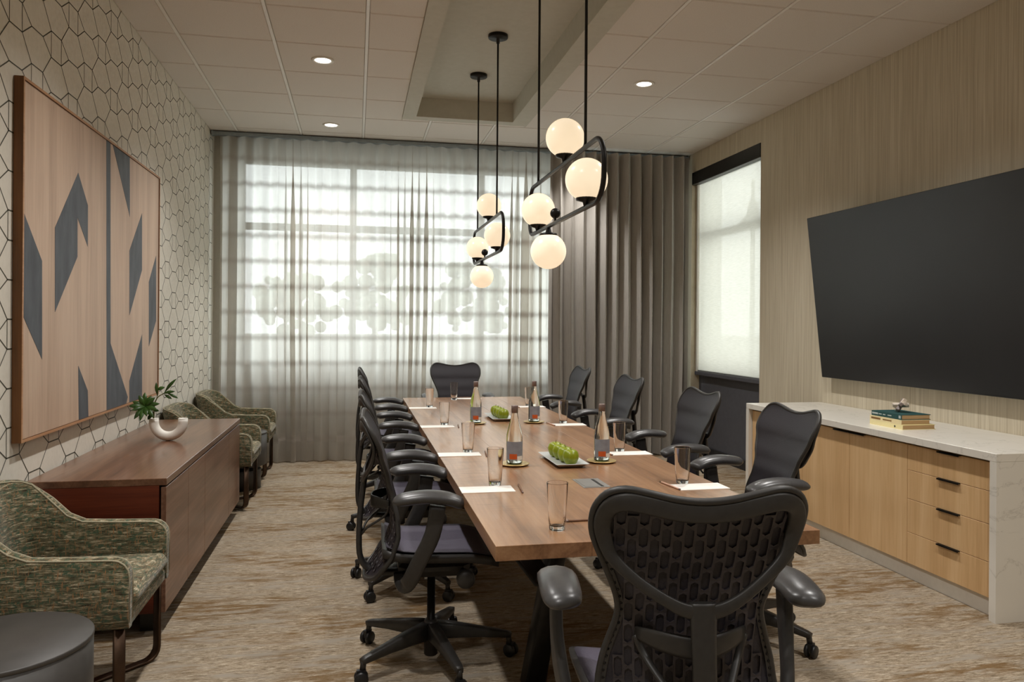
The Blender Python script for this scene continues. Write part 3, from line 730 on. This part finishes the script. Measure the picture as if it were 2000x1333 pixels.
for y, lab in ((6.235, 'green tweed armchair half hidden behind the far end of the sideboard'), (7.42, 'green tweed armchair in the far left corner against the sheer curtain')):
    o = copy_tree(a0); o.location = (-1.055, y, 0); tag(o, lab)
# drum side tables
def drum(x, y, r, z, lab):
    c = empty('drum_side_table', (x, y, 0), 0, lab, 'side table', 'round charcoal drum side tables')
    MB().lathe([(0, z), (r-.003, z), (r, z-.003), (r, z-.012), (r-.0015, z-.014)], 48).build('table_top', M['drum'], c)
    MB().lathe([(r-.002, z-.014), (r-.002, .205), (r-.01, .20), (0, .20)], 48).build('drum_body', M['drum'], c)
    MB().lathe([(0, .20), (r*.5, .20), (r*.5, .165), (0, .165)], 32).build('neck', M['bezel'], c)
    MB().lathe([(0, .165), (r-.052, .165), (r-.048, .16), (r-.048, 0), (0, 0)], 48).build('drum_base', M['drum'], c)
drum(-.995, 2.46, .235, .475, 'dark round drum side table in the bottom left corner')
drum(-.965, 6.83, .225, .475, 'dark round drum side table between the two far tweed armchairs')

# ------------------------------------------------------------------ walnut sideboard
SX0, SX1, SY0, SY1, SZ0, SZ1 = XL+.012, -.829, 3.68, 5.90, .095, .70
sb = empty('sideboard', ((SX0+SX1)/2, (SY0+SY1)/2, 0), 0, 'long walnut sideboard with flat doors against the patterned wall', 'sideboard')
def SB(mb, name, m, par=None):
    o = mb.build(name, m, par or sb)
    if not par: o.location = (-(SX0+SX1)/2, -(SY0+SY1)/2, 0)
    return o
SB(MB().box(SX0, SX1, SY0, SY1, SZ1-.032, SZ1, bev=.002), 'top', M['walnut'])
SB(MB().box(SX0, SX1-.032, SY0, SY0+.02, SZ0, SZ1-.032), 'end_panel', M['walnut_side'])
SB(MB().box(SX0, SX1-.032, SY1-.02, SY1, SZ0, SZ1-.032), 'end_panel', M['walnut_side'])
SB(MB().box(SX0, SX1-.03, SY0+.02, SY1-.02, SZ0, SZ0+.02), 'bottom', M['walnut_side'])
SB(MB().box(SX0, SX0+.01, SY0+.02, SY1-.02, SZ0+.02, SZ1-.032), 'back_panel', M['walnut_side'])
SB(MB().box(SX1-.05, SX1-.035, SY0+.02, SY1-.02, SZ0+.02, SZ1-.032), 'inner_rail', M['bezel'])
for a, b in zip([SY0, 4.15, 4.59, 5.42], [4.15, 4.59, 5.42, SY1]):
    SB(MB().box(SX1-.024, SX1-.002, a+.0015, b-.0015, SZ0+.002, SZ1-.040, bev=.0015), 'door', M['walnut_front'])
for x in (SX0+.06, SX1-.09):
    for y in (SY0+.08, SY1-.08): SB(MB().box(x-.03, x+.03, y-.03, y+.03, 0, SZ0), 'foot', M['bezel'])
# vase: half ring of white ceramic
vs_ = empty('vase', (-1.085, 4.85, SZ1), math.radians(-6), 'white ceramic U shaped vase standing on the walnut sideboard', 'vase')
R_ = .083
pth = [(R_*math.cos(a), 0, .110+R_*math.sin(a)) for a in [PI+PI*k/24 for k in range(25)]]
MB().sweep([(-R_, 0, .128)]+pth+[(R_, 0, .128)], (.0272, .0272), up=(0,1,0), n=20).build('ring_body', M['ceramic'], vs_)
for s in (-1, 1):
    MB().lathe([(.0272, 0), (.0272, .004), (.0215, .004), (.0215, .0005), (0, .0005)], 20, (s*R_, 0, .128)).build('mouth', M['ceramic'], vs_)
# plant in the vase
pl = empty('plant_sprig', (-1.165, 4.85, SZ1+.132), 0, 'leafy green sprig standing in the white U shaped vase', 'plant')
st_m = MB(); st_m.sweep(smooth_path([(-.003, 0, 0), (.0, .0, .05), (.004, 0, .09), (.02, .0, .125), (.05, .0, .145), (.07, 0, .15)]), [(.005-.0001*k, .005-.0001*k) for k in range(31)], n=6)
st_m.sweep(smooth_path([(0, 0, .02), (-.015, -.01, .05), (-.04, -.01, .068)]), (.004, .004), n=6)
st_m.sweep(smooth_path([(.014, 0, .115), (.016, 0, .15), (.012, 0, .17)]), (.002, .002), n=6)
st_m.build('stem', M['twig'], pl)
def leaf(mb, base, tip, w, up):
    b, t = Vector(base), Vector(tip); d = t-b; L = d.length; d.normalize(); u = Vector(up); u = (u-u.dot(d)*d).normalized(); s = d.cross(u)
    prof = [(0, .05), (.2, .45), (.45, .95), (.65, 1), (.85, .6), (1, .02)]; vs = []
    for q, k in prof:
        c_ = b+d*L*q+u*(.12*L*math.sin(PI*q)); vs += [c_-s*w*k+u*w*.25*k, c_-u*w*.05, c_+s*w*k+u*w*.25*k]
    n_ = len(vs); vs += [Vector(p)-u*.0012 for p in vs]
    fs = []
    for i in range(len(prof)-1):
        for j in (0, 1):
            a = i*3+j; fs += [(a, a+1, a+4, a+3), (n_+a, n_+a+3, n_+a+4, n_+a+1)]
        fs += [(i*3, (i+1)*3, n_+(i+1)*3, n_+i*3), (i*3+2, n_+i*3+2, n_+(i+1)*3+2, (i+1)*3+2)]
    mb.add(vs, fs, True)
rosette = (-.045, -.01, .072)
lv = []
for k in range(13):
    a = 2*PI*k/13+.2; el = (.1, .55, -.35)[k % 3]; L = (.085, .07, .08)[k % 3]
    lv.append((rosette, (rosette[0]+L*math.cos(a), rosette[1]+L*.45*math.sin(a)-.025, rosette[2]+L*.95*math.sin(a)+.02*el), .0135))
lv += [((.055, 0, .148), (.125, -.01, .235), .0095), ((.045, 0, .145), (.118, -.01, .16), .009), ((.07, 0, .15), (.135, -.01, .118), .008), ((.055, 0, .142), (.10, -.01, .115), .009),
       ((.02, 0, .13), (.012, -.005, .215), .009), ((.012, 0, .165), (.06, -.005, .185), .011), ((-.005, 0, .03), (-.03, -.02, -.005), .011), ((0, 0, .05), (.03, -.02, .045), .009), ((-.01, 0, .04), (-.012, -.03, .02), .010)]
for b, t, w_ in lv:
    mb = MB(); leaf(mb, b, t, w_, (0, -1, .35)); mb.build('leaf', M['leaf'], pl, fix=False)

# ------------------------------------------------------------------ artwork on the left wall
AX = -1.38
art = empty('framed_artwork', (XL, 4.71, 1.66), 0, 'large walnut framed wood panel with slate blue angular shapes', 'artwork')
AY0, AY1, AZ0, AZ1 = 3.575, 5.865, .885, 2.435
def AR(mb, name, m, par=None):
    o = mb.build(name, m, par or art)
    if not par: o.location = (-XL, -4.71, -1.66)
    return o
AR(MB().box(XL+.003, AX-.006, AY0+.004, AY1-.004, AZ0+.004, AZ1-.004), 'backing', M['art_frame'])
for a, b, c_, d in ((AY0, AY0+.012, AZ0, AZ1), (AY1-.012, AY1, AZ0, AZ1), (AY0+.012, AY1-.012, AZ0, AZ0+.012), (AY0+.012, AY1-.012, AZ1-.012, AZ1)):
    fr = AR(MB().box(XL+.003, AX, a, b, c_, d), 'frame_rail', M['art_frame'])
    AR(MB().box(AX, AX+.0015, a, b, c_, d), 'frame_lip', M['art_edge'], fr)
for k in range(8):
    a = AY0+.014+(AY1-AY0-.028)*k/8; b = AY0+.014+(AY1-AY0-.028)*(k+1)/8
    AR(MB().box(AX-.008, AX-.0045, a+.0004, b-.0004, AZ0+.014, AZ1-.014), 'veneer_panel', M['art_wood'])
def art_pt(px, py):                                         # photo pixel to the panel plane x = AX
    dx, dy = px-1000, py-HY
    u = dx*math.cos(ROLL)+dy*math.sin(ROLL); v = -dx*math.sin(ROLL)+dy*math.cos(ROLL); r, z = u/FPX, -v/FPX
    d = Vector((math.sin(YAW)+r*math.cos(YAW), math.cos(YAW)-r*math.sin(YAW), z)); p = d*(AX/d.x)
    return (min(max(p.y, AY0+.014), AY1-.014), min(max(p.z+CAMZ, AZ0+.014), AZ1-.014))
for poly in ([(48.3,414.7),(84,510),(84,702.5),(48.3,620.6)], [(154.5,337.6),(173.3,401.4),(173,482),(153,425),(153,501.7),(109.2,610),(109.2,445)],
             [(209.3,270),(217.3,270),(217.3,671),(251,776),(248,800),(209.6,830)], [(222,270),(255,270),(255,424)], [(278.6,416.8),(278.6,528),(254.2,616.4),(254.2,490)],
             [(306,500),(306,627),(292,677),(292,551)], [(278.6,654),(278.6,800),(254,800),(254,744.5)], [(154.6,715),(173,763.4),(174,840),(155.5,840)]):
    AR(MB().prism([art_pt(*p) for p in poly], AX-.0045, AX-.0035, lambda y, z, x: (x, y, z)), 'painted_shape', M['art_blue'])

# ------------------------------------------------------------------ right credenza and the quartz worktop
CX, CYN, CYF, CZ = 2.975, 3.10, 5.48, .805
qt = empty('quartz_worktop', (3.3, 4.3, 0), 0, 'white veined quartz worktop with waterfall ends over the oak credenza', 'worktop')
def Q(mb, name, m, par=None):
    o = mb.build(name, m, par or qt); o.location = (-3.3, -4.3, 0); return o
Q(MB().box(CX, XR-.002, CYN, CYF, CZ-.04, CZ, bev=.002), 'slab', M['quartz'])
Q(MB().box(CX, XR-.002, CYN, CYN+.04, 0, CZ-.04), 'waterfall_end', M['quartz'])
Q(MB().box(CX, XR-.002, CYF-.04, CYF, 0, CZ-.04), 'waterfall_end', M['quartz'])
cr = empty('oak_credenza', (3.3, 4.3, 0), 0, 'built in oak credenza with slim black pulls under white quartz', 'cabinet')
def C(mb, name, m, par=None):
    o = mb.build(name, m, par or cr)
    if not par: o.location = (-3.3, -4.3, 0)
    return o
FX = CX+.03
C(MB().box(FX+.022, XR-.004, CYN+.042, CYF-.042, .10, CZ-.045), 'body', M['bezel'])
C(MB().box(FX+.03, FX+.05, CYN+.042, CYF-.042, 0, .10), 'toe_kick', M['white_trim'])
def front(y0, y1, z0, z1, name, hy, hz, hl=.075):
    d = C(MB().box(FX, FX+.02, y0+.0012, y1-.0012, z0+.0012, z1-.0012, bev=.001), name, M['oak'])
    C(MB().box(FX-.013, FX+.004, hy-hl, hy+hl, z1-.003, z1-.0005).box(FX-.013, FX-.011, hy-hl, hy+hl, z1-.008, z1-.0005), 'pull', M['black_metal'], d)
zt = CZ-.052
dr = [.095, .268, .452, .612, zt]
for a, b in zip(dr, dr[1:]): front(CYN+.045, 3.735, a, b, 'drawer', 3.43, b)
front(3.735, 4.245, .095, zt, 'door', 4.17, zt); front(4.245, 4.755, .095, zt, 'door', 4.325, zt)
front(4.755, 5.10, .095, zt, 'door', 5.03, zt); front(5.10, CYF-.045, .095, zt, 'door', 5.17, zt)
# books and ornament
def book(y0, y1, x0, x1, z, h, m, lab, deco):
    o = empty('book', ((x0+x1)/2, (y0+y1)/2, z), 0, lab, 'book', 'stacked books on the worktop')
    a, b = (x1-x0)/2, (y1-y0)/2
    MB().box(-a, a, -b, b, 0, .0028).box(-a, a, -b, b, h-.0028, h).box(-a, -a+.003, -b, b, .0028, h-.0028).build('cover', m, o)
    MB().box(-a+.004, a-.004, -b+.004, b-.004, .0028, h-.0028).build('page_block', M['pages'], o)
    deco(o, a, b, h)
def deco1(o, a, b, h):
    mk = MB()
    for k, (p, q) in enumerate([(.55, .95), (.30, .50), (.05, .22), (-.35, -.10)]): mk.box(-a-.0008, -a, b*p, b*q, h*(.42 if k else .35), h*(.60 if k else .7))
    mk.box(-a-.0008, -a, -b*.95, -b*.82, h*.25, h*.8)
    mk.build('spine_lettering', M['foil'], o)
def deco2(o, a, b, h):
    MB().box(-a-.0008, -a, b*.3, b*.9, h*.3, h*.7).box(-a-.0008, -a, -b*.4, b*.15, h*.35, h*.6).build('spine_print', M['brownprint'], o)
def deco3(o, a, b, h):
    MB().lathe([(0, -a-.001), (.006, -a-.001), (.006, -a)], 12, (0, -b*.55, h/2), 'X').build('spine_dot', M['bezel'], o)
book(3.915, 4.205, 3.115, 3.335, CZ, .028, M['book_yellow'], 'pale yellow hardback at the bottom of the book stack', deco3)
book(3.925, 4.205, 3.115, 3.310, CZ+.0282, .027, M['book_cream'], 'cream hardback in the middle of the book stack', deco2)
book(3.93, 4.195, 3.120, 3.315, CZ+.0554, .030, M['book_teal'], 'dark teal hardback on top of the book stack', deco1)
kn = empty('knot_ornament', (3.225, 4.07, CZ+.0856), .5, 'small pearly faceted knot ornament on the teal book', 'ornament')
for k, (rx, ry, rz) in enumerate([(.75, .2, .3), (-.75, .3, 1.4), (.2, .9, 2.3), (.3, -.85, .1), (1.2, .1, 2.0), (0, .3, 1.1)]):
    rot = Matrix.Translation((0, 0, .042)) @ Matrix.Rotation(rz, 4, 'Z') @ Matrix.Rotation(rx, 4, 'X') @ Matrix.Rotation(ry, 4, 'Y')
    MB().box(-.045, .045, -.012, .012, -.012, .012, rot=rot, bev=.004).build('bar', M['knot' if k % 3 else 'knot_dark'], kn)
# wall television, tilted forward
tv = empty('television', (3.545, 5.355, 1.012), 0, 'large black flat television tilted out from the right wall', 'television')
tilt = math.atan2(.14, 1.225); TH, TW = 1.235, 2.17
tv.rotation_euler = (0, -tilt, 0)
MB().box(.0, .035, -TW, 0, 0, TH, bev=.003).build('housing', M['bezel'], tv)
MB().box(-.0015, .0, -TW+.008, -.008, .010, TH-.008).build('screen', M['screen'], tv)
MB().box(.035, .07, -TW/2-.35, -TW/2+.35, .08, .6, bev=.01).build('rear_cover', M['bezel'], tv)
MB().box(.07, .112, -TW/2-.25, -TW/2+.25, .25, .42).build('wall_mount', M['black_metal'], tv)

# ------------------------------------------------------------------ pendants
def pendant():
    c = empty('globe_pendant')
    X0 = 0
    # local y = 0 at stem one; frame lies in the plane x = 0; z world heights
    ya, yb, z0, z1, r = -1.14, .20, 1.912, 2.176, .11
    P = []
    for cy, cz, a0 in ((yb-r*.8, z1-r*.8, 0), (ya+r, z1-r, PI/2), (ya+r, z0+r, PI), (yb-r*.6, z0+r*.6, 3*PI/2)):
        rr = {0: r*.8, PI/2: r, PI: r, 3*PI/2: r*.6}[a0]
        P += [(0, cy+rr*math.cos(a0+PI/2*k/7), cz+rr*math.sin(a0+PI/2*k/7)) for k in range(8)]
    MB().sweep(P, (.011, .011), up=(1,0,0), n=8, closed=True).build('frame_loop', M['black_metal'], c)
    for y in (0, -.88):
        s = MB().sweep([(0, y, 2.17), (0, y, IZ-.02)], (.0065, .0065), up=(0,1,0), n=8).build('stem', M['black_metal'], c)
        MB().lathe([(0, IZ-.06), (.012, IZ-.06), (.012, IZ-.024), (.068, IZ-.024), (.070, IZ-.020), (.070, IZ), (0, IZ)], 28, (0, y, 0)).build('canopy', M['black_metal'], s)
    for y, z, d in ((-.545, 2.296, 1), (-.90, 2.032, 1), (.0, 2.030, 1), (-.235, 1.783, -1)):
        g = MB().sphere((0, y, z), .0925, 32, 20).build('globe', M['globe'], c)
        zz = z-d*.0925
        pr = [(0, zz+d*.002), (.032, zz+d*.008), (.046, zz+d*.014), (.044, zz+d*.002), (.016, zz-d*.006), (.010, zz-d*.03), (0, zz-d*.03)]
        MB().lathe(pr, 20, (0, y, 0)).build('globe_cup', M['black_metal'], g)
    kb = MB().sphere((0, -.37, 1.960), .026, 18, 12); kb.lathe([(.006, 1.915), (.006, 1.94)], 8, (0, -.37, 0))
    kb.build('ball_finial', M['black_metal'], c)
    return c
p0 = pendant(); p0.location = (.972, 4.09, 0)
tag(p0, 'nearer black looped pendant with four glowing globes over the table', 'pendant lamp', 'globe pendants over the table')
p1 = copy_tree(p0); p1.location = (.972, 6.24, 0); tag(p1, 'farther black looped pendant with four globes, in front of the sheers')

# ------------------------------------------------------------------ things on the table
def tumbler():
    c = MB().lathe([(0, .0), (.0235, 0), (.0255, .003), (.0295, .06), (.0345, .148), (.0345, .1495), (.0328, .1495), (.0323, .148), (.0278, .06), (.0240, .018), (.020, .014), (0, .0135)], 28).build('drinking_glass', M['glass']); return c
g0 = tumbler(); first = [1]
glasses = [(.63, 2.36, 'empty tumbler at the near head of the table beside the foreground chair'), (.556, 3.06, 'empty tumbler at the nearest left place setting'), (.561, 3.865, 'empty tumbler at the second left place setting, beside the near bottle'),
           (.561, 4.93, 'empty tumbler at the third left place setting from the camera'), (.566, 6.0, 'empty tumbler at the farthest left place setting'), (.83, 6.58, 'empty tumbler at the far head place before the end chair'),
           (1.325, 2.965, 'empty tumbler at the nearest right place setting'), (1.338, 3.775, 'empty tumbler at the second right place setting, beside a water bottle'), (1.35, 4.92, 'empty tumbler at the third right place setting from the camera'), (1.361, 6.01, 'empty tumbler at the farthest right place setting, behind a bottle')]
for x, y, lab in glasses:
    o = g0 if first[0] else g0.copy()
    if not first[0]: COL.objects.link(o)
    first[0] = 0; o.location = (x, y, TZ); tag(o, lab, 'drinking glass', 'tumblers on the conference table')
def coaster():
    c = empty('coaster')
    MB().lathe([(0, .0), (.048, 0), (.068, .006), (.070, .008), (.069, .0095), (.060, .008)], 32).build('rim', M['gold'], c)
    MB().lathe([(.0605, .0075), (.05, .0062), (0, .006)], 32).build('well', M['coaster_green'], c); return c
def bottle():
    c = empty('water_bottle')
    body = MB().lathe([(0, .004), (.028, .004), (.0365, .010), (.0375, .02), (.0375, .115), (.0365, .135), (.030, .165), (.0215, .195), (.0155, .225), (.0140, .238), (.0140, .252), (0, .252)], 30).build('glass_body', M['bottle'], c)
    MB().lathe([(0, 0), (.027, 0), (.036, .005), (.0372, .009), (.028, .0038), (0, .0038)], 30).build('foot', M['bottle_green'], c)
    MB().lathe([(.0148, .236), (.0158, .236), (.0158, .268), (.0145, .2705), (0, .2705)], 20).build('cap', M['cap'], c)
    def patch(a0, a1, z0, z1, r, n=14):
        mb = MB(); vs = []
        for k in range(n+1):
            a = a0+(a1-a0)*k/n
            vs += [(r*math.cos(a), r*math.sin(a), z0), (r*math.cos(a), r*math.sin(a), z1)]
        return mb.add(vs, [(2*k, 2*k+2, 2*k+3, 2*k+1) for k in range(n)], True)
    lb = patch(-PI*.95, PI*.05, .022, .106, .0382).build('paper_label', M['label'], c, fix=False)
    patch(-PI*.76, -PI*.46, .026, .050, .0385).build('orange_mark', M['orange'], lb, fix=False)
    patch(-PI*.45, -PI*.18, .022, .040, .0385).build('white_mark', M['sheet'], lb, fix=False)
    return c
k0, b0 = coaster(), bottle()
spots = [(.722, 3.48, 'left of the nearer apple tray'), (1.148, 3.49, 'right of the nearer apple tray'), (.771, 4.97, 'left of the farther apple tray'), (1.163, 4.97, 'right of the farther apple tray')]
for i, (x, y, where) in enumerate(spots):
    k_ = k0 if i == 0 else copy_tree(k0); b_ = b0 if i == 0 else copy_tree(b0)
    k_.location = (x, y, TZ); b_.location = (x, y, TZ+.0065); b_.rotation_euler = (0, 0, .1*i)
    tag(k_, 'round gilt coaster under the bottle '+where, 'coaster', 'gilt coasters under the bottles')
    tag(b_, 'clear water bottle with grey label '+where, 'bottle', 'water bottles on the table')
def dish(x, y, lab):
    c = empty('apple_tray', (x, y, TZ+.0008), 0, lab, 'tray', 'grey rectangular apple trays')
    a, b, A, B = .052, .145, .078, .178
    mb = MB(); lo = [(-a, -b), (a, -b), (a, b), (-a, b)]; hi = [(-A, -B), (A, -B), (A, B), (-A, B)]; t = .004
    vs = [(p, q, 0) for p, q in lo]+[(p, q, .018) for p, q in hi]+[(p*.985, q*.99, .0195) for p, q in hi]+[(p*.97, q*.985, t) for p, q in lo]
    fs = [(3,2,1,0), (12,13,14,15)]
    for l in range(3): fs += [(4*l+k, 4*l+(k+1) % 4, 4*l+4+(k+1) % 4, 4*l+4+k) for k in range(4)]
    mb.add(vs, fs).build('dish', M['dish'], c)
    ord_ = ['nearest', 'second', 'third', 'rearmost']
    for k in range(4):
        o = copy_tree(ap0) if apples[0] else ap0; apples[0] = 1
        o.location = (x+.008-.004*k, y-.112+.0765*k, TZ+.0053); o.rotation_euler = (0, 0, 1.3*k+x)
        tag(o, f'{ord_[k]} green apple on the {"nearer" if y < 4 else "farther"} grey tray', 'apple', 'green apples on the trays')
def apple():
    c = empty('green_apple')
    MB().lathe([(0, .006), (.008, .002), (.016, .0), (.028, .010), (.0365, .030), (.0375, .045), (.032, .062), (.020, .0705), (.010, .070), (.004, .064), (0, .060)], 22).build('fruit', M['apple'], c)
    MB().sweep([(0, 0, .06), (.001, 0, .07), (.004, .001, .082)], (.0013, .0013), n=6).build('stem', M['stem'], c); return c
ap0 = apple(); apples = [0]
dish(.966, 3.525, 'grey rectangular tray of four green apples nearer the camera')
dish(.975, 5.22, 'grey rectangular tray of four green apples farther from the camera')
# paper pads and pencils
pads = [(.508, 2.975, 0, 'nearest left place'), (.508, 3.80, 0, 'second left place'), (.508, 4.86, 0, 'third left place'), (.508, 5.95, 0, 'farthest left place'),
        (1.365, 2.885, 0, 'nearest right place'), (1.365, 3.70, 0, 'second right place'), (1.365, 4.83, 0, 'third right place'), (1.365, 5.93, 0, 'farthest right place'),
        (.86, 2.335, 1, 'near head of the table'), (.97, 6.66, 1, 'far head of the table')]
for x, y, r, lab in pads:
    p = MB().box(-.105, .105, -.055, .055, 0, .0025).build('paper_pad', M['sheet'])
    p.location = (x, y, TZ); p.rotation_euler = (0, 0, random.uniform(-.03, .03)+(PI/2 if False else 0))
    tag(p, 'white paper pad at the '+lab, 'notepad', 'paper pads at the places')
    left = x < 1; head = r == 1
    px, py, ang = (x+.133, y-.01, .10) if left and not head else ((x-.115, y+.03, -.12) if not head else (x-.10 if y < 4 else x-.02, y+.11 if y < 4 else y+.085, PI/2-.05))
    q = empty('pencil', (px, py, TZ+.0038), -ang, ('brown' if left else 'pale rose')+' pencil beside the pad at the '+lab, 'pencil', 'pencils on the table')
    m_ = M['pencil'] if left else M['pencil_pale']
    MB().sweep([(0, -.07, 0), (0, .07, 0)], (.0037, .0037), n=6).build('shaft', m_, q)
    MB().lathe([(.0036, .07), (.0008, .088), (0, .089)], 8, (0,0,0), 'Y').build('tip', M['stem'], q)
    MB().lathe([(0, -.078), (.0037, -.078), (.0037, -.07)], 8, (0,0,0), 'Y').build('end_cap', M['cap'], q)

# ------------------------------------------------------------------ outside
struct(MB().box(-60, 90, YF+.3, 130, -.5, -.3).build('ground', M['ground']))
def tree(x, y, h, r, lab, seed):
    t = empty('tree', (x, y, -.3), 0, lab, 'tree', 'trees outside the window'); rn = random.Random(seed)
    MB().sweep([(0, 0, 0), (.05, 0, h*.3), (0, .1, h*.6)], [(.16, .16), (.12, .12), (.06, .06)], n=8).build('trunk', M['bark'], t)
    mb = MB()
    for k in range(70):
        a = rn.uniform(0, 6.28); q = rn.uniform(0, 1)**.5; zz = rn.uniform(.38, 1)
        rr = r*q*(1-.5*abs(zz-.62)/.4)
        mb.sphere((rr*math.cos(a), rr*math.sin(a), h*zz), rn.uniform(.12, .28)*r*.7, 8, 5)
    mb.build('crown', M['foliage'], t)
tree(.6, 27, 4.0, 1.5, 'hazy green tree seen through the middle of the sheers', 1)
tree(4.6, 30, 4.0, 1.6, 'hazy green tree seen through the sheers near the far pendant', 2)
tree(-2.6, 32, 3.6, 1.7, 'hazy green tree seen through the left part of the sheers', 3)
bd = empty('building', (17.5, 33.0, -.3), 0, 'pale building behind the side window shade', 'building')
MB().box(-9, -2.65, -3.5, 6, 0, 14).build('wall', M['facade'], bd)
lp = empty('street_lamp', (9.0, 16.33, -.3), 0, 'grey street lamp showing through the roller shade', 'street lamp')
MB().lathe([(.12, 0), (.12, .4), (.06, .5), (.05, 3.9), (.09, 3.95), (0, 3.95)], 12).build('post', M['post'], lp)
MB().lathe([(0, 3.95), (.30, 4.0), (.32, 4.1), (.14, 4.3), (.10, 4.6), (.04, 4.65), (.04, 5.1), (0, 5.12)], 14).build('lantern', M['post'], lp)
